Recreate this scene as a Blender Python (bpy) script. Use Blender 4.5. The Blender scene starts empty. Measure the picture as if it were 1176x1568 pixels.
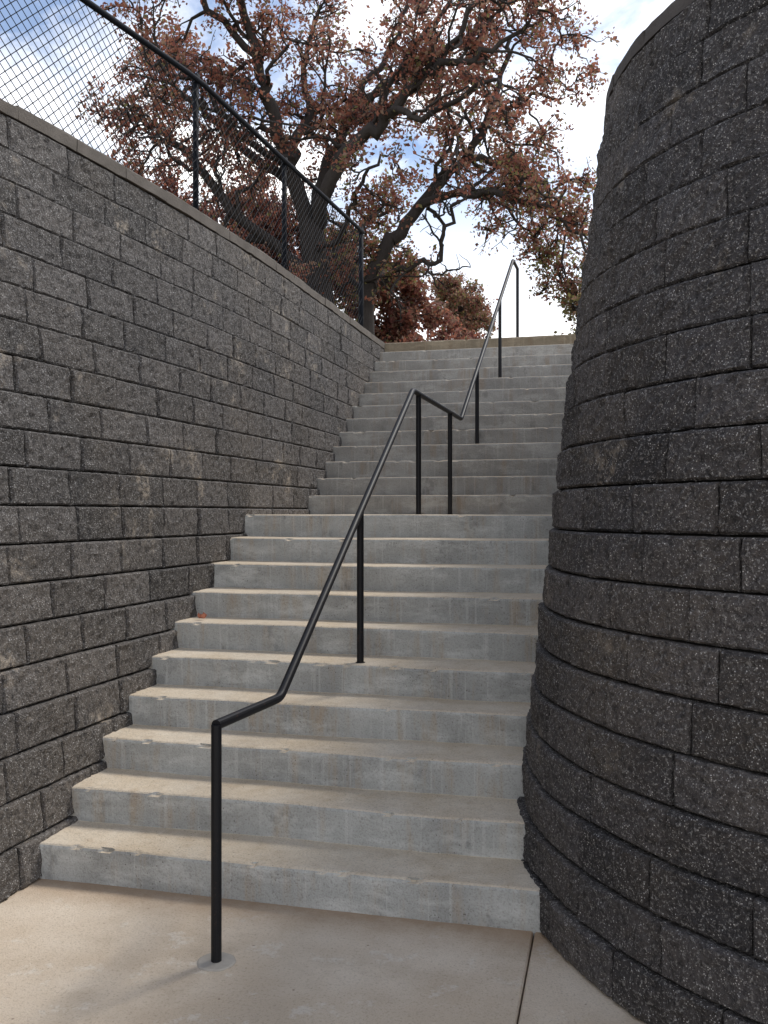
import bpy, math, random
import numpy as np
from mathutils import Vector, noise as mnoise
random.seed(7); rng=np.random.default_rng(7)
S=bpy.context.scene
col=S.collection
# ------------------------------------------------------------------ helpers
def link(o,parent=None):
    col.objects.link(o)
    if parent: o.parent=parent
    return o
def empty(name):
    o=bpy.data.objects.new(name,None); col.objects.link(o); return o
def mesh_obj(name,V,F,mat=None,parent=None,smooth=False,mats=None,midx=None,attr=None):
    me=bpy.data.meshes.new(name)
    me.from_pydata([tuple(v) for v in V],[],[tuple(f) for f in F])
    if mats:
        for m in mats: me.materials.append(m)
        if midx is not None: me.polygons.foreach_set('material_index',midx)
    elif mat: me.materials.append(mat)
    if smooth: me.polygons.foreach_set('use_smooth',[True]*len(me.polygons))
    if attr is not None:
        a=me.attributes.new('tone','FLOAT','POINT'); a.data.foreach_set('value',attr)
    me.update()
    return link(bpy.data.objects.new(name,me),parent)
class NT:
    def __init__(s,name):
        s.m=bpy.data.materials.new(name); s.m.use_nodes=True; s.t=s.m.node_tree; s.n=s.t.nodes
        s.b=s.n['Principled BSDF']; s.out=s.n['Material Output']
        s.geo=s.n.new('ShaderNodeNewGeometry'); s.pos=s.geo.outputs['Position']
    def L(s,a,b): s.t.links.new(a,b)
    def scale(s,v):
        m=s.n.new('ShaderNodeMapping'); m.inputs['Scale'].default_value=v; s.L(s.pos,m.inputs['Vector']); return m.outputs[0]
    def noise(s,sc,detail=3,rough=.6,vec=None):
        n=s.n.new('ShaderNodeTexNoise'); n.inputs['Scale'].default_value=sc; n.inputs['Detail'].default_value=detail
        n.inputs['Roughness'].default_value=rough; s.L(vec or s.pos,n.inputs['Vector']); return n.outputs['Fac']
    def vor(s,sc):
        n=s.n.new('ShaderNodeTexVoronoi'); n.inputs['Scale'].default_value=sc; s.L(s.pos,n.inputs['Vector']); return n
    def ramp(s,f,stops):
        r=s.n.new('ShaderNodeValToRGB'); e=r.color_ramp.elements
        while len(e)<len(stops): e.new(.5)
        for x,(p,c) in zip(e,stops):
            x.position=p; x.color=(c,c,c,1) if not hasattr(c,'__len__') else (*c,1)
        s.L(f,r.inputs[0]); return r.outputs[0]
    def maprange(s,f,a,b):
        m=s.n.new('ShaderNodeMapRange'); m.inputs['From Min'].default_value=a; m.inputs['From Max'].default_value=b; s.L(f,m.inputs[0]); return m.outputs[0]
    def mix(s,f,a,b,mode='MIX'):
        m=s.n.new('ShaderNodeMix'); m.data_type='RGBA'; m.blend_type=mode
        for k,v in ((0,f),(6,a),(7,b)):
            if hasattr(v,'is_linked'): s.L(v,m.inputs[k])
            elif k==0: m.inputs[0].default_value=v
            else: m.inputs[k].default_value=(*v,1)
        return m.outputs[2]
    def math(s,op,a,b=0.0):
        m=s.n.new('ShaderNodeMath'); m.operation=op
        for k,v in ((0,a),(1,b)):
            if hasattr(v,'is_linked'): s.L(v,m.inputs[k])
            else: m.inputs[k].default_value=v
        return m.outputs[0]
    def bump(s,h,st,dist=.01):
        b=s.n.new('ShaderNodeBump'); b.inputs['Strength'].default_value=st; b.inputs['Distance'].default_value=dist
        s.L(h,b.inputs['Height']); s.L(b.outputs[0],s.b.inputs['Normal'])
    def done(s,c,rough=.9,spec=.3):
        if hasattr(c,'is_linked'): s.L(c,s.b.inputs['Base Color'])
        else: s.b.inputs['Base Color'].default_value=(*c,1)
        s.b.inputs['Roughness'].default_value=rough
        s.b.inputs['Specular IOR Level'].default_value=spec
        return s.m
def block_material(name,lo,hi,bloom):
    t=NT(name)
    a=t.n.new('ShaderNodeAttribute'); a.attribute_name='tone'
    c=t.mix(a.outputs['Fac'],lo,hi)
    c=t.mix(t.ramp(t.noise(1.1,2),[(.42,0),(.70,1)]),c,t.mix(.4,c,(.20,.165,.13)))
    n2=t.noise(34,4,.8)
    c=t.mix(t.ramp(n2,[(.34,.8),(.52,0)]),c,(.018,.017,.018))
    n1=t.noise(90,2,.8)
    c=t.mix(t.ramp(n1,[(.55,0),(.65,.6)]),c,(.38,.365,.345))
    sp=t.vor(105)
    c=t.mix(t.ramp(sp.outputs['Distance'],[(.16,.9),(.27,0)]),c,t.mix(t.ramp(n2,[(.50,0),(.55,1)]),c,(.78,.76,.73)))
    e=t.math('MULTIPLY',t.ramp(t.noise(2.3,3,.65),[(.60,0),(.68,bloom)]),t.ramp(t.noise(20,3,.8),[(.44,0),(.60,.8)]))
    c=t.mix(e,c,(.46,.39,.31))
    h=t.math('ADD',n1,t.math('MULTIPLY',n2,1.7))
    t.bump(h,1.0,.015)
    return t.done(c,.88,.35)
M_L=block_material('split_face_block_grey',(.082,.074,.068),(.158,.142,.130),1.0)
M_R=block_material('split_face_block_shaded',(.054,.050,.051),(.108,.099,.099),.6)  # same kind of block; right wall's shade is put into the darker base colour
t=NT('joint_shadow_filler'); M_core=t.done((.012,.011,.010),1)
t=NT('coping_stone'); M_cap=(t.bump(t.noise(60,4,.8),.6,.01),t.done(t.mix(t.noise(7,4),(.08,.07,.06),(.19,.165,.14))))[1]
t=NT('coping_stone_dark'); M_capd=(t.bump(t.noise(60,4,.8),.8,.012),t.done(t.mix(t.noise(9,4,.8),(.05,.045,.043),(.13,.115,.105))))[1]
def concrete(name,tread,riser,stain):
    t=NT(name)
    sep=t.n.new('ShaderNodeSeparateXYZ'); t.L(t.geo.outputs['Normal'],sep.inputs[0])
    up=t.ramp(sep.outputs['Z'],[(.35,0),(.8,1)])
    nb=t.noise(2.2,5,.65); nf=t.noise(14,5,.7); fine=t.noise(120,2,.7)
    r=t.mix(t.ramp(nb,[(.38,0),(.62,1)]),riser,tuple(x*.72 for x in riser))
    drip=t.noise(1,4,.65,t.scale((11,3,1.4)))
    r=t.mix(t.ramp(drip,[(.52,0),(.70,.6)]),r,stain)
    r=t.mix(t.ramp(t.noise(1,4,.7,t.scale((3.0,2,8))),[(.50,0),(.68,.7)]),r,tuple(min(1,x*1.32) for x in riser))
    r=t.mix(t.ramp(t.noise(1,4,.75,t.scale((7,2,5))),[(.59,0),(.69,.6)]),r,tuple(x*.48 for x in riser))
    r=t.mix(t.ramp(t.noise(1,2,.6,t.scale((45,3,1.5))),[(.58,0),(.68,.35)]),r,tuple(min(1,x*1.3) for x in riser))
    tr=t.mix(t.ramp(nb,[(.3,0),(.65,1)]),tread,tuple(x*y for x,y in zip(tread,(.86,.80,.72))))
    tr=t.mix(t.ramp(nf,[(.52,0),(.72,.5)]),tr,stain)
    tr=t.mix(t.ramp(nf,[(.28,.6),(.45,0)]),tr,tuple(min(1,x*1.10) for x in tread))
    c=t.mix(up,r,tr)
    c=t.mix(t.ramp(fine,[(.3,.4),(.5,0)]),c,(.14,.12,.10))
    pits=t.vor(38); c=t.mix(t.math('MULTIPLY',t.ramp(pits.outputs['Distance'],[(.09,.8),(.15,0)]),t.ramp(nb,[(.48,0),(.58,1)])),c,(.12,.10,.09))
    t.bump(t.math('ADD',nf,t.math('MULTIPLY',fine,.4)),.6,.012)
    return t.done(c,.9,.25)
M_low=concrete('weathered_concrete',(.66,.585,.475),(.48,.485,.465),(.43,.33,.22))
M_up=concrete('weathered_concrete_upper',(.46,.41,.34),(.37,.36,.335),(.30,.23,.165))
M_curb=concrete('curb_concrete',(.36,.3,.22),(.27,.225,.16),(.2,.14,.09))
def pavement_mat():
    t=NT('pavement_concrete')
    c=t.mix(t.ramp(t.noise(1.3,5,.6),[(.38,0),(.6,1)]),(.66,.565,.45),(.55,.445,.33))
    c=t.mix(t.ramp(t.noise(3.5,5,.7),[(.50,0),(.7,.6)]),c,(.46,.37,.27))
    c=t.mix(t.ramp(t.noise(5.3,5,.75),[(.58,0),(.64,.5)]),c,(.70,.65,.57))
    c=t.mix(t.ramp(t.noise(90,2,.8),[(.3,.4),(.48,0)]),c,(.24,.18,.12))
    v=t.vor(11); c=t.mix(t.math('MULTIPLY',t.ramp(v.outputs['Distance'],[(.03,.7),(.07,0)]),t.ramp(t.noise(4,2),[(.5,0),(.56,1)])),c,(.18,.12,.09))
    sp=t.n.new('ShaderNodeSeparateXYZ'); t.L(t.pos,sp.inputs[0])
    edge=t.maprange(sp.outputs['Y'],3.25,3.70)
    dirt=t.ramp(t.math('MULTIPLY',t.math('POWER',edge,1.6),t.math('ADD',t.noise(6,5,.75),.25)),[(.12,0),(.6,.75)])
    c=t.mix(dirt,c,(.33,.22,.135))
    t.bump(t.math('ADD',t.noise(30,4,.7),t.noise(150,1)),.4,.007)
    return t.done(c,.85,.3)
M_pave=pavement_mat()
t=NT('black_rail_paint'); t.bump(t.noise(90,3),.15,.002)
M_rail=t.done(t.mix(t.ramp(t.noise(25,4,.8),[(.60,0),(.70,.7)]),(.010,.010,.012),(.055,.033,.025)),.5,.25)
t=NT('black_coated_steel'); M_gal=t.done((.010,.012,.017),.7,.12)
t=NT('grass_and_soil'); M_grass=t.done(t.mix(t.noise(3,5),(.05,.06,.025),(.14,.10,.06)),.95)
t=NT('grout_patch'); M_grout=t.done(t.mix(t.noise(40,4),(.34,.31,.27),(.50,.45,.38)),.95)
t=NT('oak_bark'); t.bump(t.noise(1,4,.7,t.scale((22,22,5))),.8,.03)
M_bark=t.done(t.mix(t.noise(1,4,.7,t.scale((14,14,3))),(.024,.021,.020),(.085,.074,.068)),.95)
def leaf_mat(name,a,b,tr):
    t=NT(name)
    c=t.mix(t.ramp(t.noise(2.0,2),[(.38,0),(.62,1)]),a,b)
    t.done(c,.65,.2)
    tl=t.n.new('ShaderNodeBsdfTranslucent'); t.L(t.mix(.55,c,tr),tl.inputs[0])
    mx=t.n.new('ShaderNodeMixShader'); mx.inputs[0].default_value=.5
    t.L(t.b.outputs[0],mx.inputs[1]); t.L(tl.outputs[0],mx.inputs[2]); t.L(mx.outputs[0],t.out.inputs[0])
    return t.m
LM=[leaf_mat('leaf_rust',(.24,.098,.070),(.38,.165,.115),(.54,.22,.13)),
    leaf_mat('leaf_maroon',(.13,.058,.052),(.23,.098,.084),(.40,.16,.12)),
    leaf_mat('leaf_brown',(.22,.14,.105),(.37,.25,.18),(.48,.30,.19)),
    leaf_mat('leaf_olive',(.15,.15,.065),(.25,.225,.10),(.36,.33,.12))]

# ------------------------------------------------------------------ key dimensions (m)
R1=.165; T1=.30; Y1=3.66            # lower flight
R2=.17;  T2=.30; Y11=7.85; N2=13    # upper flight
ZL=10*R1; ZT=ZL+N2*R2
EYE=1.66
# ------------------------------------------------------------------ stairs
def flight(name,y0,z0,n,r,t,x0,x1,mat,parent,yend,back=True):
    prof=[]
    prof.append((y0,z0-.2)); 
    for k in range(n):
        y=y0+k*t; z=z0+(k+1)*r
        prof.append((y,z0+k*r+.004)); prof.append((y-.001,z-r*.55)); prof.append((y-.003,z-.018)); prof.append((y+.0005,z-.007)); prof.append((y+.007,z-.0015)); prof.append((y+.018,z))
        if k<n-1: prof.append((y+t*.5,z+.001)); prof.append((y+t-.002,z+.002))
    prof.append((yend,z0+n*r)); 
    if back: prof.append((yend,z0-.2))
    nx=170; V=[];F=[]
    xs=np.linspace(x0,x1,nx)
    for i,x in enumerate(xs):
        for j,(y,z) in enumerate(prof):
            k=mnoise.noise(Vector((x*1.3,y*2.1,z*2.0)))*.010+mnoise.noise(Vector((x*9,y*7,z*7+3)))*.003
            chip=max(0,mnoise.noise(Vector((x*14,y*5+7,z*3)))-.34)*.05 if (j%8 in(4,5)) else 0
            V.append((x,y+k+chip,z+k*.6-chip*.6 if z>z0+.001 else z))
    m=len(prof)
    for i in range(nx-1):
        for j in range(m-1):
            a=i*m+j; F.append((a,a+m,a+m+1,a+1))
    return mesh_obj(name,V,F,mat,parent)
stairs=empty('concrete_stairs')
flight('lower_flight',Y1,0,10,R1,T1,-2.95,.35,M_low,stairs,Y11+.05)
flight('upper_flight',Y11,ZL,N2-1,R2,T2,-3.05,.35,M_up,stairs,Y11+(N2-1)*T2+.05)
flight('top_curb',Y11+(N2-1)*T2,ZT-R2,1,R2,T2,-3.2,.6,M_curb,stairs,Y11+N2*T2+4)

# ------------------------------------------------------------------ pavement slabs (with a real joint) and ground
def slab(name,x0,x1,y0,y1,z0,z1,mat,parent,nx=30,ny=30):
    V=[];F=[];b=.006
    xs=[x0]+list(np.linspace(x0+b,x1-b,nx))+[x1]; ys=[y0]+list(np.linspace(y0+b,y1-b,ny))+[y1]
    for i,x in enumerate(xs):
        for j,y in enumerate(ys):
            e=i in(0,len(xs)-1) or j in(0,len(ys)-1)
            V.append((x,y,z1-b*e+ (0 if e else mnoise.noise(Vector((x*.8,y*.8,1)))*.003)))
    m=len(ys)
    for i in range(len(xs)-1):
        for j in range(m-1): a=i*m+j; F.append((a,a+m,a+m+1,a+1))
    n=len(V)
    ring=[i*m for i in range(len(xs))]+[(len(xs)-1)*m+j for j in range(1,m)]+[i*m+m-1 for i in range(len(xs)-2,-1,-1)]+[j for j in range(m-2,0,-1)]
    for k in ring: V.append((V[k][0],V[k][1],z0))
    for k in range(len(ring)):
        k2=(k+1)%len(ring); F.append((ring[k2],ring[k],n+k,n+k2))
    return mesh_obj(name,V,F,mat,parent)
pav=empty('pavement')
slab('slab_a',-2.9,-.304,.9,3.70,-.1,0,M_pave,pav)
slab('slab_b',-.298,3.5,.9,3.70,-.1,-.001,M_pave,pav)
slab('slab_c',-2.9,3.5,-4,.893,-.1,0,M_pave,pav)

CX,CY,RB=1.58,4.47,2.035
HR=3.60; HL=ZT
def roff(z): return .1*z+.0065*max(0,z)**2
gV=[(-300,-300,-.12),(300,-300,-.12),(300,300,-.12),(-300,300,-.12)]; gF=[(0,1,2,3)]
def poly(pts):
    b=len(gV); gV.extend(pts); gF.append(tuple(range(b,b+len(pts))))
poly([(-300,-3,HL-.06),(-3.45,-3,HL-.06),(-3.2,5.5,HL-.06),(-3.1,12.0,HL-.06),(-3.1,300,HL+.3),(-300,300,HL+.3)])
poly([(-3.1,12.6,HL-.03),(1.0,12.6,HL-.03),(1.0,300,HL+.3),(-3.1,300,HL+.3)])
arc=[]
for a in np.linspace(math.radians(180),math.radians(275),24):
    q=RB-roff(HR)-.22
    arc.append((CX+q*math.cos(a),CY+q*math.sin(a),HR-.06))
poly([(.25,11.8,HR-.06)]+arc+[(14,arc[-1][1],HR-.06),(14,11.8,HR-.06)])
poly([(.25,11.8,HR-.06),(14,11.8,HR-.06),(14,12.6,HL-.03),(.25,12.6,HL-.03)])
poly([(1.0,12.6,HL-.03),(300,12.6,HL-.03),(300,300,HL+.3),(1.0,300,HL+.3)])
mesh_obj('ground',gV,gF,M_grass)

# ------------------------------------------------------------------ retaining walls
class LeftPath:
    L=14.6; y0=-2.6
    def at(s,u,z):
        y=s.y0+u
        b=.1+.0725*(min(5.2,max(0,8-y))/3.8)**2
        return np.array((-2.475-b*z-.035*max(0,min(1,(6-y)/2.5))*max(0,1-z/2),y,z)),np.array((1,0,.0))
class RightPath:
    a0=math.radians(180); arc=RB*math.radians(95); str_=7.4
    L=7.4+RB*math.radians(95)+4
    def at(s,u,z):
        off=roff(z)
        if u<s.str_:
            return np.array((CX-RB+off,CY+s.str_-u,z)),np.array((-1,0,0))
        u-=s.str_
        if u<s.arc:
            a=s.a0+u/RB; n=np.array((math.cos(a),math.sin(a),0))
            return np.array((CX,CY,0))+n*(RB-off)+np.array((0,0,z)),n
        a=s.a0+s.arc/RB; n=np.array((math.cos(a),math.sin(a),0)); tg=np.array((-math.sin(a),math.cos(a),0))
        return np.array((CX,CY,0))+n*(RB-off)+tg*(u-s.arc)+np.array((0,0,z)),n
def build_wall(name,path,H,cap,ch,bl,mat,mcap,capout):
    root=empty(name)
    V=[];F=[];T=[]
    nc=int(round((H-cap)/ch)); ch=(H-cap)/nc
    for c in range(nc):
        z0=c*ch; z1=z0+ch
        u=-(bl*.5 if c%2 else 0)-random.uniform(0,.14)
        while u<path.L:
            w=bl*random.choice((1,1,1,1.0,.95,1.05,.9)); ua,ub=max(u,0),min(u+w,path.L); u+=w
            if ub-ua<.06: continue
            g=.0040; e=.009
            us=[ua+g,ua+g]+list(np.linspace(ua+g+e,ub-g-e,16))+[ub-g,ub-g]
            gz=.0040
            zs=[z0+gz,z0+gz]+list(np.linspace(z0+gz+e,z1-gz-e,7))+[z1-gz,z1-gz]
            base=len(V); off=random.gauss(0,.003); tilt=random.gauss(0,.006); tz=random.gauss(0,.004); tone=min(1,max(0,random.gauss(.5,.32)))
            nu,nz=len(us),len(zs)
            for i,uu in enumerate(us):
                for j,zz in enumerate(zs):
                    ring=min(i,nu-1-i,j,nz-1-j)
                    d=-.045 if ring==0 else (-.008 if ring==1 else .002+random.gauss(0,.0028)+mnoise.noise(Vector((uu*14,zz*14,c)))*.008)
                    if ring>=1: d+=off+tilt*((uu-ua)/(ub-ua)-.5)+tz*((zz-z0)/ch-.5)+(zz-z0-ch*.5)*.10
                    jz=random.gauss(0,.0010) if ring==1 else 0; ju=random.gauss(0,.0011) if ring==1 else 0
                    p,n=path.at(uu+ju,zz+jz); V.append(p+n*d); T.append(tone)
            for i in range(nu-1):
                for j in range(nz-1):
                    a=base+i*nz+j; F.append((a,a+nz,a+nz+1,a+1))
    mesh_obj('blocks',V,F,mat,root,attr=T)
    V=[];F=[];n=int(path.L/.12);rows=6
    for i in range(n+1):
        u=path.L*i/n
        for k in range(rows):
            p,nn=path.at(u,-.12+(H-cap+.124)*k/(rows-1)); V.append(p-nn*.034)
        p,nn=path.at(u,H-cap+.004); V.append(p-nn*.30)
        p,nn=path.at(u,-.12); V.append(p-nn*.7)
    m=rows+2
    for i in range(n):
        for j in range(m):
            a=i*m+j; b=i*m+(j+1)%m; F.append((a,b,b+m,a+m))
    F.append(tuple(range(m))); F.append(tuple(m*n+k for k in reversed(range(m))))
    mesh_obj('core',V,F,M_core,root)
    V=[];F=[];u=0
    while u<path.L-.05:
        ub=min(u+.46,path.L)
        us=np.linspace(u+.002,ub-.002,7); b=len(V); zt=random.gauss(0,.003); out=capout+random.gauss(0,.003)
        for uu in us:
            p,nn=path.at(uu,H-cap); 
            for (d,z) in ((out,H-cap+.005),(out,H-.010+zt),(out-.010,H+zt),(-.30,H+zt),(-.30,H-cap+.005)):
                V.append(np.array((p[0],p[1],0))+nn*(d+random.gauss(0,.002))+np.array((0,0,z))+np.array((0,0,random.gauss(0,.0012))))
        for i in range(6):
            for j in range(5):
                a=b+i*5+j; c=b+i*5+(j+1)%5; F.append((a,c,c+5,a+5))
        F.append(tuple(b+k for k in range(5))); F.append(tuple(b+30+k for k in (4,3,2,1,0)))
        u=ub
    mesh_obj('coping',V,F,mcap,root)
    return root
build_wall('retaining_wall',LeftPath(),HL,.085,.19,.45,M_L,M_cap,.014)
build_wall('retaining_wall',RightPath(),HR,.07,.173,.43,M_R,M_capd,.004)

# ------------------------------------------------------------------ tubes
def tube(V,F,pts,rad,sides=12,cap=True):
    pts=[Vector(p) for p in pts]; n=len(pts); base=len(V)
    up=None
    for i,p in enumerate(pts):
        if i==0: d=(pts[1]-p).normalized(); d2=d
        elif i==n-1: d=(p-pts[i-1]).normalized(); d2=d
        else:
            a=(p-pts[i-1]).normalized(); b=(pts[i+1]-p).normalized(); d=(a+b); d=d.normalized() if d.length>1e-6 else a; d2=a
        if up is None:
            ref=Vector((1,0,0)) if abs(d.x)<.8 else Vector((0,0,1))
            s=d.cross(ref).normalized()
        else:
            s=(up-d*up.dot(d)); s=s.normalized() if s.length>1e-6 else d.orthogonal().normalized()
        up=s; tt=d.cross(s)
        r=rad[i] if hasattr(rad,'__len__') else rad
        k=1/max(.6,d.dot(d2))
        for j in range(sides):
            a=2*math.pi*j/sides
            V.append(tuple(p+(s*math.cos(a)+tt*math.sin(a))*r*(k**.5)))
    for i in range(n-1):
        for j in range(sides):
            a=base+i*sides+j; b=base+i*sides+(j+1)%sides
            F.append((a,b,b+sides,a+sides))
    if cap:
        F.append(tuple(base+j for j in reversed(range(sides)))); F.append(tuple(base+(n-1)*sides+j for j in range(sides)))
# handrail
V=[];F=[]
rr=.0195
rail=[(-1.42,3.13,.877),(-1.36,3.64,.882),(-1.366,6.32,ZL+.88),(-1.325,8.2,ZL+.865),(-1.19,11.38,4.80),(-1.165,11.7,4.77)]
def soften(pts,r=.035):
    out=[Vector(pts[0])]
    for i in range(1,len(pts)-1):
        p=Vector(pts[i]); a=(Vector(pts[i-1])-p).normalized(); b=(Vector(pts[i+1])-p).normalized()
        p0=p+a*r; p1=p+b*r
        for k in range(5):
            q=k/4; out.append(p0*(1-q)**2+p*2*q*(1-q)+p1*q*q)
    out.append(Vector(pts[-1])); return out
tube(V,F,soften(rail),rr,16)
def rail_at(y):
    for a,b in zip(rail,rail[1:]):
        if a[1]<=y<=b[1]:
            q=(y-a[1])/(b[1]-a[1]); return a[0]+(b[0]-a[0])*q,a[2]+(b[2]-a[2])*q
    return rail[-1][0],rail[-1][2]
posts=[(3.132,0),(4.92,5*R1),(6.50,ZL),(7.68,ZL),(8.98,ZL+4*R2),(10.38,ZL+9*R2),(11.695,ZT)]
for y,z in posts:
    x,zt=rail_at(y)
    tube(V,F,[(x,y,z-.03),(x,y,zt)],rr,16)
    tube(V,F,[(x,y,z-.002),(x,y,z+.005)],rr+.007,14)
mesh_obj('handrail',V,F,M_rail,smooth=False)
V=[];F=[]
for r,z in ((.074,-.02),(.072,.003),(.066,.0065)):
    for j in range(32):
        a=2*math.pi*j/32; q=r*(1+.08*mnoise.noise(Vector((math.cos(a)*2,math.sin(a)*2,4))))
        V.append((-1.42+q*math.cos(a),3.132+q*math.sin(a),z))
for i in range(2):
    for j in range(32): F.append((i*32+j,i*32+(j+1)%32,(i+1)*32+(j+1)%32,(i+1)*32+j))
F.append(tuple(64+j for j in range(32)))
mesh_obj('post_footing',V,F,M_grout)

# a single curled oak leaf caught against the left wall, sixth tread
V=[];F=[]
lx,ly,lz=-2.50,Y1+5*T1+.12,6*R1+.012
n=12; V.append((lx,ly,lz))
for k in range(n):
    a=2*math.pi*k/n; q=.034*(1 if k%2 else .62)*(1+.35*math.cos(a))
    V.append((lx+q*math.cos(a),ly+q*math.sin(a)*.6,lz+.018*abs(math.sin(a))+.012*(k%3)))
for k in range(n): F.append((0,1+k,1+(k+1)%n))
mesh_obj('fallen_leaf',V,F,LM[0])

# ------------------------------------------------------------------ chain link fence
fence=empty('chain_link_fence')
fp=[(-2.98,10.9),(-3.12,8.55),(-3.21,6.75),(-3.5,5.3),(-3.95,3.9),(-4.6,2.3)]
FB,FT=HL+.02,5.13
def resample(p,step):
    out=[];cum=[0]
    for a,b in zip(p,p[1:]): cum.append(cum[-1]+math.dist(a,b))
    n=int(cum[-1]/step)
    for i in range(n+1):
        s=cum[-1]*i/n
        for k in range(len(p)-1):
            if cum[k]<=s<=cum[k+1]+1e-9:
                q=(s-cum[k])/(cum[k+1]-cum[k]); out.append((p[k][0]+(p[k+1][0]-p[k][0])*q,p[k][1]+(p[k+1][1]-p[k][1])*q)); break
    return out,cum[-1]
fpts,FL=resample(fp,.02)
def fxy(s):
    i=max(0,min(len(fpts)-1,s/FL*(len(fpts)-1))); k=int(i); k2=min(k+1,len(fpts)-1); q=i-k
    return fpts[k][0]*(1-q)+fpts[k2][0]*q,fpts[k][1]*(1-q)+fpts[k2][1]*q
V=[];F=[]
tube(V,F,[(*fxy(s),FT) for s in np.linspace(0,FL,40)],.023,8)
mesh_obj('top_rail',V,F,M_gal,fence,True)
V=[];F=[]
for i,(x,y) in enumerate(fp):
    if i in (3,4): continue
    tube(V,F,[(x-.03,y,HL-.3),(x-.03,y,FT+(.06 if i==0 else .0))],.03 if i==0 else .024,10)
    tube(V,F,[(x-.03,y,FT-.02),(x-.03,y,FT+.05)],.034,10)
mesh_obj('posts',V,F,M_gal,fence,True)
V=[];F=[]; cell=.080; Hh=FT-FB
s=-Hh
while s<FL:
    for sg in (1,-1):
        pts=[]
        for q in np.linspace(0,1,7):
            ss=s+Hh*q; z=FB+Hh*q if sg==1 else FT-Hh*q
            if 0<=ss<=FL: pts.append((*fxy(ss),z))
        if len(pts)>1: tube(V,F,pts,.0034,3,False)
    s+=cell
mesh_obj('wire_mesh',V,F,M_gal,fence)

# ------------------------------------------------------------------ trees
def smooth_line(ctrl,sub=5,jit=.0):
    pts=[];n=len(ctrl)
    for i in range(n-1):
        p0=np.array(ctrl[max(i-1,0)]);p1=np.array(ctrl[i]);p2=np.array(ctrl[i+1]);p3=np.array(ctrl[min(i+2,n-1)])
        for k in range(sub):
            q=k/sub
            p=.5*((2*p1)+(-p0+p2)*q+(2*p0-5*p1+4*p2-p3)*q*q+(-p0+3*p1-3*p2+p3)*q**3)
            if i+k>0: p[:3]+=rng.normal(0,jit,3)
            pts.append(p)
    pts.append(np.array(ctrl[-1])); return pts
def grow(start,d,length,n,wig,grav):
    pts=[np.array(start)]; d=d/np.linalg.norm(d)
    for i in range(n):
        d=d+rng.normal(0,wig,3)+np.array((0,0,grav)); d/=np.linalg.norm(d)
        pts.append(pts[-1]+d*length/n)
    return pts
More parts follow.
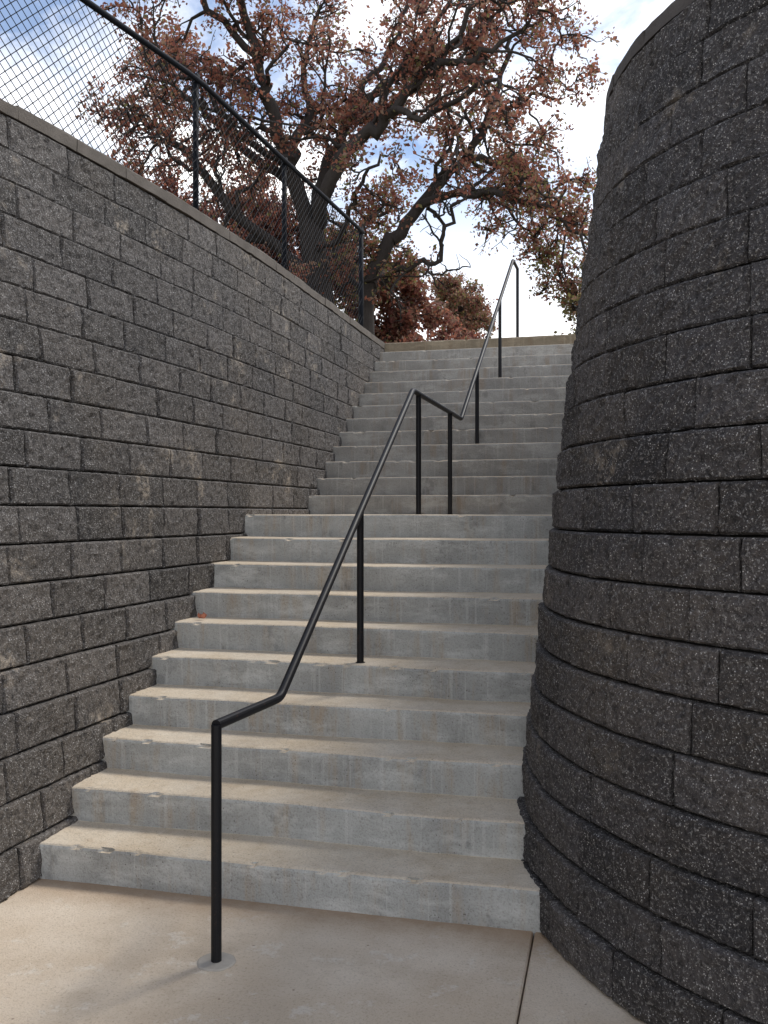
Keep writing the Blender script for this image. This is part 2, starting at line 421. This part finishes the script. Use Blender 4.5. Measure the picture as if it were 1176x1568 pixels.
class Tree:
    def __init__(s,name,mixw,leafsize=.05,thick=1.0):
        s.root=empty(name); s.V=[];s.F=[];s.leaf=[];s.mixw=mixw;s.ls=leafsize;s.th=thick
    def tub(s,pts,r,sides): tube(s.V,s.F,[p[:3] for p in pts],r,sides,False)
    def leaves_at(s,p,n,spread,green=0):
        c=p+rng.normal(0,spread,(n,3)); s.leaf.append(np.hstack([c,np.full((n,1),green)]))
    def twigs(s,pts,n,ln,nl,bare,green,spread=.085):
        for _ in range(n):
            k=rng.integers(1,len(pts)); p=pts[k][:3]
            d=(pts[k][:3]-pts[k-1][:3]); d=d/np.linalg.norm(d)*.6+rng.normal(0,.7,3)
            t=grow(p,d,ln*rng.uniform(.5,1.3),3,.3,.03)
            s.tub(t,[.010,.008,.007,.005],3)
            if not bare and rng.random()<.86: 
                s.leaves_at(t[-1],int(nl*rng.uniform(.3,1.6)),spread,green); s.leaves_at(t[2],int(nl*.45),spread*.8,green)
    def limb(s,ctrl,r0,r1,center,dens=1.0,bare=False,green=0,sec=1.7,start=.25,nl=11,sub=5):
        pts=smooth_line(ctrl,sub,.05)
        n=len(pts); rad=list(np.linspace(r0,r1,n)); s.tub(pts,rad,9)
        L=sum(np.linalg.norm(pts[i+1][:3]-pts[i][:3]) for i in range(n-1))
        ns=max(2,int(L/.46*dens))
        for q in np.linspace(start,1,ns):
            k=min(n-1,max(1,int(q*(n-1)))); p=pts[k][:3]; r=rad[k]
            tg=pts[k][:3]-pts[k-1][:3]; tg/=np.linalg.norm(tg)
            out=p-center; out/=np.linalg.norm(out)+1e-6
            d=tg*.5+out*.3+rng.normal(0,.7,3)+np.array((0,0,.12))
            ln=sec*rng.uniform(.55,1.25)*(1.15-.4*q)
            b=grow(p,d,ln,8,.42,.02); rb=min(r*.5,.045)*s.th
            s.tub(b,list(np.linspace(rb,.015*s.th,9)),5)
            nt=int(5*dens) if not bare else 3
            for _ in range(max(2,nt)):
                kk=rng.integers(2,9); dd=(b[kk]-b[kk-1]); dd=dd/np.linalg.norm(dd)*.6+rng.normal(0,.6,3)+np.array((0,0,.1))
                c=grow(b[kk],dd,ln*.42*rng.uniform(.6,1.3),5,.4,.03)
                s.tub(c,list(np.linspace(.019,.009,6)),4)
                s.twigs(c,4 if not bare else 2,.28,nl,bare,green)
            s.twigs(b[4:],3,.3,nl,bare,green)
    def finish(s):
        mesh_obj('trunk_and_limbs',s.V,s.F,M_bark,s.root,True)
        if not s.leaf: return
        C=np.vstack(s.leaf); g=C[:,3]; C=C[:,:3]; n=len(C)
        u=rng.normal(0,1,(n,3)); u/=np.linalg.norm(u,axis=1)[:,None]
        w=rng.normal(0,1,(n,3)); v=np.cross(u,w); v/=np.linalg.norm(v,axis=1)[:,None]
        nn=np.cross(u,v)
        sz=(s.ls*rng.uniform(.6,1.35,n))[:,None]
        P=np.empty((n,4,3)); P[:,0]=C-u*sz; P[:,1]=C+v*sz*.6+nn*sz*.2; P[:,2]=C+u*sz; P[:,3]=C-v*sz*.6+nn*sz*.2
        me=bpy.data.meshes.new('foliage'); me.vertices.add(4*n); me.vertices.foreach_set('co',P.ravel())
        me.loops.add(4*n); me.loops.foreach_set('vertex_index',np.arange(4*n)); me.polygons.add(n)
        me.polygons.foreach_set('loop_start',np.arange(0,4*n,4)); me.polygons.foreach_set('loop_total',np.full(n,4))
        for m in LM: me.materials.append(m)
        idx=rng.choice(4,n,p=s.mixw)
        mask=rng.random(n)<g; idx[mask]=3
        me.polygons.foreach_set('material_index',idx.astype(np.int32)); me.update(calc_edges=True); me.validate()
        link(bpy.data.objects.new('foliage',me),s.root)
A=math.radians(14); DT=19.0
rx=np.array((math.cos(A),math.sin(A),0)); fy=np.array((-math.sin(A),math.cos(A),0))
O=rx*(-1.33)+fy*DT
def W(x,z,y=0): return O+rx*x+fy*y+np.array((0,0,z))
def C(*pts): return [W(*p) for p in pts]
T=Tree('oak_tree',[.42,.24,.29,.05],.046,1.15)
cen=W(0,8.5,0)
T.tub(smooth_line(C((0,3.5,0),(-.03,5.2,0),(-.05,6.5,0),(-.2,7.7,0)),4),list(np.linspace(.42,.25,13)),12)
T.limb(C((-.15,7.4,0),(-.65,8.9,-.4),(-.95,9.8,-.8),(-1.2,10.8,-1.1),(-1.5,11.8,-1.3),(-1.8,13.4,-1.5)),.18,.04,cen)
T.limb(C((-.6,8.8,-.3),(-.3,10.2,.6),(-.45,11.4,1.1),(-.1,13.0,1.4)),.12,.03,cen)
T.limb(C((-.15,7.5,0),(.1,8.9,.3),(.4,9.7,.6),(.8,10.8,.9),(1.5,11.9,1.1),(2.0,13.4,1.3)),.16,.03,cen)
T.limb(C((-.1,7.6,0),(.4,8.6,-.7),(.95,9.05,-1.1),(1.5,9.4,-1.5),(2.2,9.95,-1.9),(3.1,10.2,-2.1),(4.0,10.7,-2.2)),.16,.03,cen)
T.limb(C((.8,10.7,.9),(2.0,11.2,.6),(3.1,11.7,.3),(3.8,12.2,.1)),.08,.03,cen)
T.limb(C((.5,9.9,.6),(1.3,10.4,-.3),(2.0,11.0,-.8),(2.9,12.4,-1.0)),.08,.03,cen,.9)
T.limb(C((-.1,6.6,0),(-1.5,7.6,-.4),(-2.5,8.8,-.7),(-3.2,9.3,-.9),(-3.8,9.8,-1.0)),.13,.03,cen,1.05)
T.limb(C((-.45,8.3,-.1),(-1.8,9.6,.5),(-2.8,10.6,.9),(-3.5,11.2,1.2),(-4.0,11.9,1.3)),.11,.03,cen,1.0)
T.limb(C((-1.0,7.3,-.2),(-2.2,7.4,.6),(-3.0,7.8,1.0),(-3.6,8.3,1.2)),.09,.03,cen,1.2)
T.limb(C((-1.1,10.5,-1.0),(-2.0,11.4,-1.4),(-2.9,12.4,-1.7),(-3.4,13.4,-1.8)),.08,.03,cen)
T.limb(C((-.05,6.0,0),(-1.1,6.3,-.6),(-2.0,6.7,-1.0),(-2.8,7.0,-1.2)),.09,.03,cen,1.3)
T.limb(C((.0,6.8,0),(.5,7.6,.9),(1.0,8.2,1.5),(1.5,8.7,2.0)),.09,.03,cen,1.0,green=.3)
T.limb(C((-.5,8.9,-.3),(-1.4,9.0,-1.0),(-2.2,9.9,-1.6),(-3.0,10.0,-1.9)),.08,.03,cen,.9)
T.limb(C((1.5,9.4,-1.5),(2.2,9.0,-2.3),(3.0,9.3,-2.8),(3.6,9.1,-3.0)),.07,.02,cen,.9)
T.limb(C((2.4,10.0,-1.9),(2.9,10.8,-2.4),(3.5,11.2,-2.6),(3.9,11.5,-2.6)),.06,.02,cen,.9)
T.limb(C((-.1,7.0,0),(.5,7.2,-1.0),(.9,7.9,-1.7),(1.4,8.3,-2.0)),.07,.02,cen,.8,green=.1,sec=1.2)
T.finish()
T=Tree('oak_tree',[.40,.22,.28,.10],.046,1.15)
cen=W(2.0,7.5,.5)
T.tub(smooth_line(C((.95,3.5,.6),(.95,5.2,.6),(1.0,6.5,.6),(1.5,7.6,.5)),4),list(np.linspace(.21,.14,13)),10)
T.limb(C((1.5,7.5,.5),(2.3,8.4,.3),(3.1,9.2,.2),(3.6,10.4,.2),(4.0,11.7,.3)),.14,.04,cen,1.1)
T.limb(C((2.0,8.1,.3),(3.1,8.2,-.3),(3.9,7.95,-.8),(4.7,7.5,-1.1),(5.25,6.7,-1.3)),.09,.025,cen,1.0,green=.1,sec=1.25)
T.limb(C((3.0,9.1,.2),(4.1,9.3,.8),(4.8,8.9,1.2),(5.3,8.1,1.4),(5.4,7.0,1.5)),.08,.02,cen,1.0,green=.15,sec=1.25)
T.limb(C((3.3,9.7,.2),(4.2,10.1,-.4),(4.8,9.9,-.8)),.06,.02,cen,1.0)
T.limb(C((2.3,8.4,.3),(3.3,8.8,1.2),(4.2,8.5,1.9),(4.9,8.0,2.3)),.07,.02,cen,1.0,green=.1)
T.limb(C((1.05,6.5,.6),(1.9,6.8,.1),(2.45,6.9,-.2),(2.6,7.6,-.4),(2.9,8.1,-.5)),.06,.03,cen,.6,bare=True,sec=.9)
T.limb(C((2.3,8.3,.3),(2.6,7.7,.7),(2.4,7.1,.9)),.045,.02,cen,.6,bare=True,sec=.8)
T.limb(C((1.0,6.3,.6),(.6,6.9,1.2),(.9,7.6,1.7)),.08,.03,cen,1.2,green=.35)
T.limb(C((1.0,6.6,.6),(1.5,7.2,1.4),(1.9,7.7,1.9)),.06,.02,cen,1.0,green=.2,sec=1.1)
T.finish()

def small_tree(name,bear,dist,zb,h,rad,mixw,n=9,leaf=.07,nl=14,green=0,trunk=.12,dens=1.0,cz=.6):
    T=Tree(name,mixw,leaf); b=rx*bear+fy*dist+np.array((0,0,zb)); cen=b+np.array((0,0,h*cz))
    T.tub(smooth_line([b-np.array((0,0,.2)),b+np.array((.05,0,h*.3)),cen],4),list(np.linspace(trunk,trunk*.6,9)),8)
    for i in range(n):
        a=2*math.pi*i/n*2.4+rng.uniform(-.3,.3); el=rng.uniform(-.5,1.3)
        d=np.array((math.cos(a)*math.cos(el)*rad,math.sin(a)*math.cos(el)*rad,math.sin(el)*h*(1-cz)))
        T.limb([b+np.array((0,0,h*cz*rng.uniform(.5,1.0))),cen+d*.4,cen+d*.75],trunk*.5,.015,cen,dens,sec=rad*.5,green=green,nl=nl,start=.15,sub=4)
    T.finish()
red=[.32,.42,.22,.04]
small_tree('oak_tree',-4.7,24,3.9,7.2,2.5,red,11,.062,11)
small_tree('oak_tree',-2.3,23,3.9,5.8,2.2,red,11,.062,11)
small_tree('oak_tree',3.25,40,4.0,8.3,1.8,[.22,.13,.47,.18],11,.072,8,cz=.77)
small_tree('shrub',.0,22,3.9,4.3,1.5,red,10,.062,12,trunk=.06,cz=.5)
small_tree('shrub',1.3,26,3.9,3.7,1.4,red,8,.065,11,trunk=.06,cz=.5)
small_tree('shrub',2.6,30,3.9,3.4,1.6,red,8,.07,10,trunk=.06,cz=.5)
small_tree('oak_tree',4.55,21,3.9,4.2,1.5,[.08,.03,.27,.62],8,.05,8,trunk=.07,dens=.85)

# ------------------------------------------------------------------ light, sky
w=bpy.data.worlds.new('World'); S.world=w; w.use_nodes=True
nt=w.node_tree; N=nt.nodes; bg=N['Background']; L=nt.links.new
sky=N.new('ShaderNodeTexSky'); sky.sky_type='NISHITA'; sky.sun_disc=False
sky.sun_elevation=math.radians(54); sky.sun_rotation=math.radians(40); sky.dust_density=.7; sky.ozone_density=3.0
tint=N.new('ShaderNodeMix'); tint.data_type='RGBA'; tint.blend_type='MULTIPLY'; tint.inputs[0].default_value=1; tint.inputs[7].default_value=(.66,.86,1.0,1)
L(sky.outputs[0],tint.inputs[6])
tc=N.new('ShaderNodeTexCoord'); mp=N.new('ShaderNodeMapping'); mp.inputs['Scale'].default_value=(1.0,1.0,2.2); mp.inputs['Location'].default_value=(3.1,1.7,.4)
L(tc.outputs['Generated'],mp.inputs[0])
no=N.new('ShaderNodeTexNoise'); no.inputs['Scale'].default_value=3.0; no.inputs['Detail'].default_value=8; no.inputs['Roughness'].default_value=.6; no.inputs['Distortion'].default_value=.5
L(mp.outputs[0],no.inputs['Vector'])
rp=N.new('ShaderNodeValToRGB'); rp.color_ramp.elements[0].position=.47; rp.color_ramp.elements[1].position=.70; rp.color_ramp.elements[0].color=(.10,.10,.10,1); L(no.outputs['Fac'],rp.inputs[0])
sx=N.new('ShaderNodeSeparateXYZ'); L(tc.outputs['Generated'],sx.inputs[0])
hz=N.new('ShaderNodeMapRange'); hz.inputs['From Min'].default_value=.14; hz.inputs['From Max'].default_value=.38; hz.inputs['To Min'].default_value=1.0; hz.inputs['To Max'].default_value=.06; L(sx.outputs['Z'],hz.inputs[0])
mxm=N.new('ShaderNodeMath'); mxm.operation='MAXIMUM'; L(rp.outputs[0],mxm.inputs[0]); L(hz.outputs[0],mxm.inputs[1])
mx=N.new('ShaderNodeMix'); mx.data_type='RGBA'; L(mxm.outputs[0],mx.inputs[0]); L(tint.outputs[2],mx.inputs[6]); mx.inputs[7].default_value=(14.2,13.9,13.5,1)
L(mx.outputs[2],bg.inputs[0]); bg.inputs[1].default_value=.15
sd=bpy.data.lights.new('sun','SUN'); sd.energy=2.5; sd.angle=math.radians(14); sd.color=(1,.94,.86)
so=bpy.data.objects.new('sun',sd); col.objects.link(so)
az=math.radians(40); el=math.radians(54)
dirv=Vector((math.sin(az)*math.cos(el),math.cos(az)*math.cos(el),math.sin(el)))
so.rotation_euler=dirv.to_track_quat('Z','Y').to_euler()

# ------------------------------------------------------------------ camera
cd=bpy.data.cameras.new('camera'); cam=bpy.data.objects.new('camera',cd); col.objects.link(cam); S.camera=cam
cam.location=(0,0,EYE); cam.rotation_euler=(math.radians(90.08),0,math.radians(14))
cd.sensor_fit='VERTICAL'; cd.sensor_height=36; cd.lens=36*1400/1568; cd.clip_start=.05; cd.clip_end=1500
S.view_settings.view_transform='Standard'; S.view_settings.look='None'; S.view_settings.exposure=0
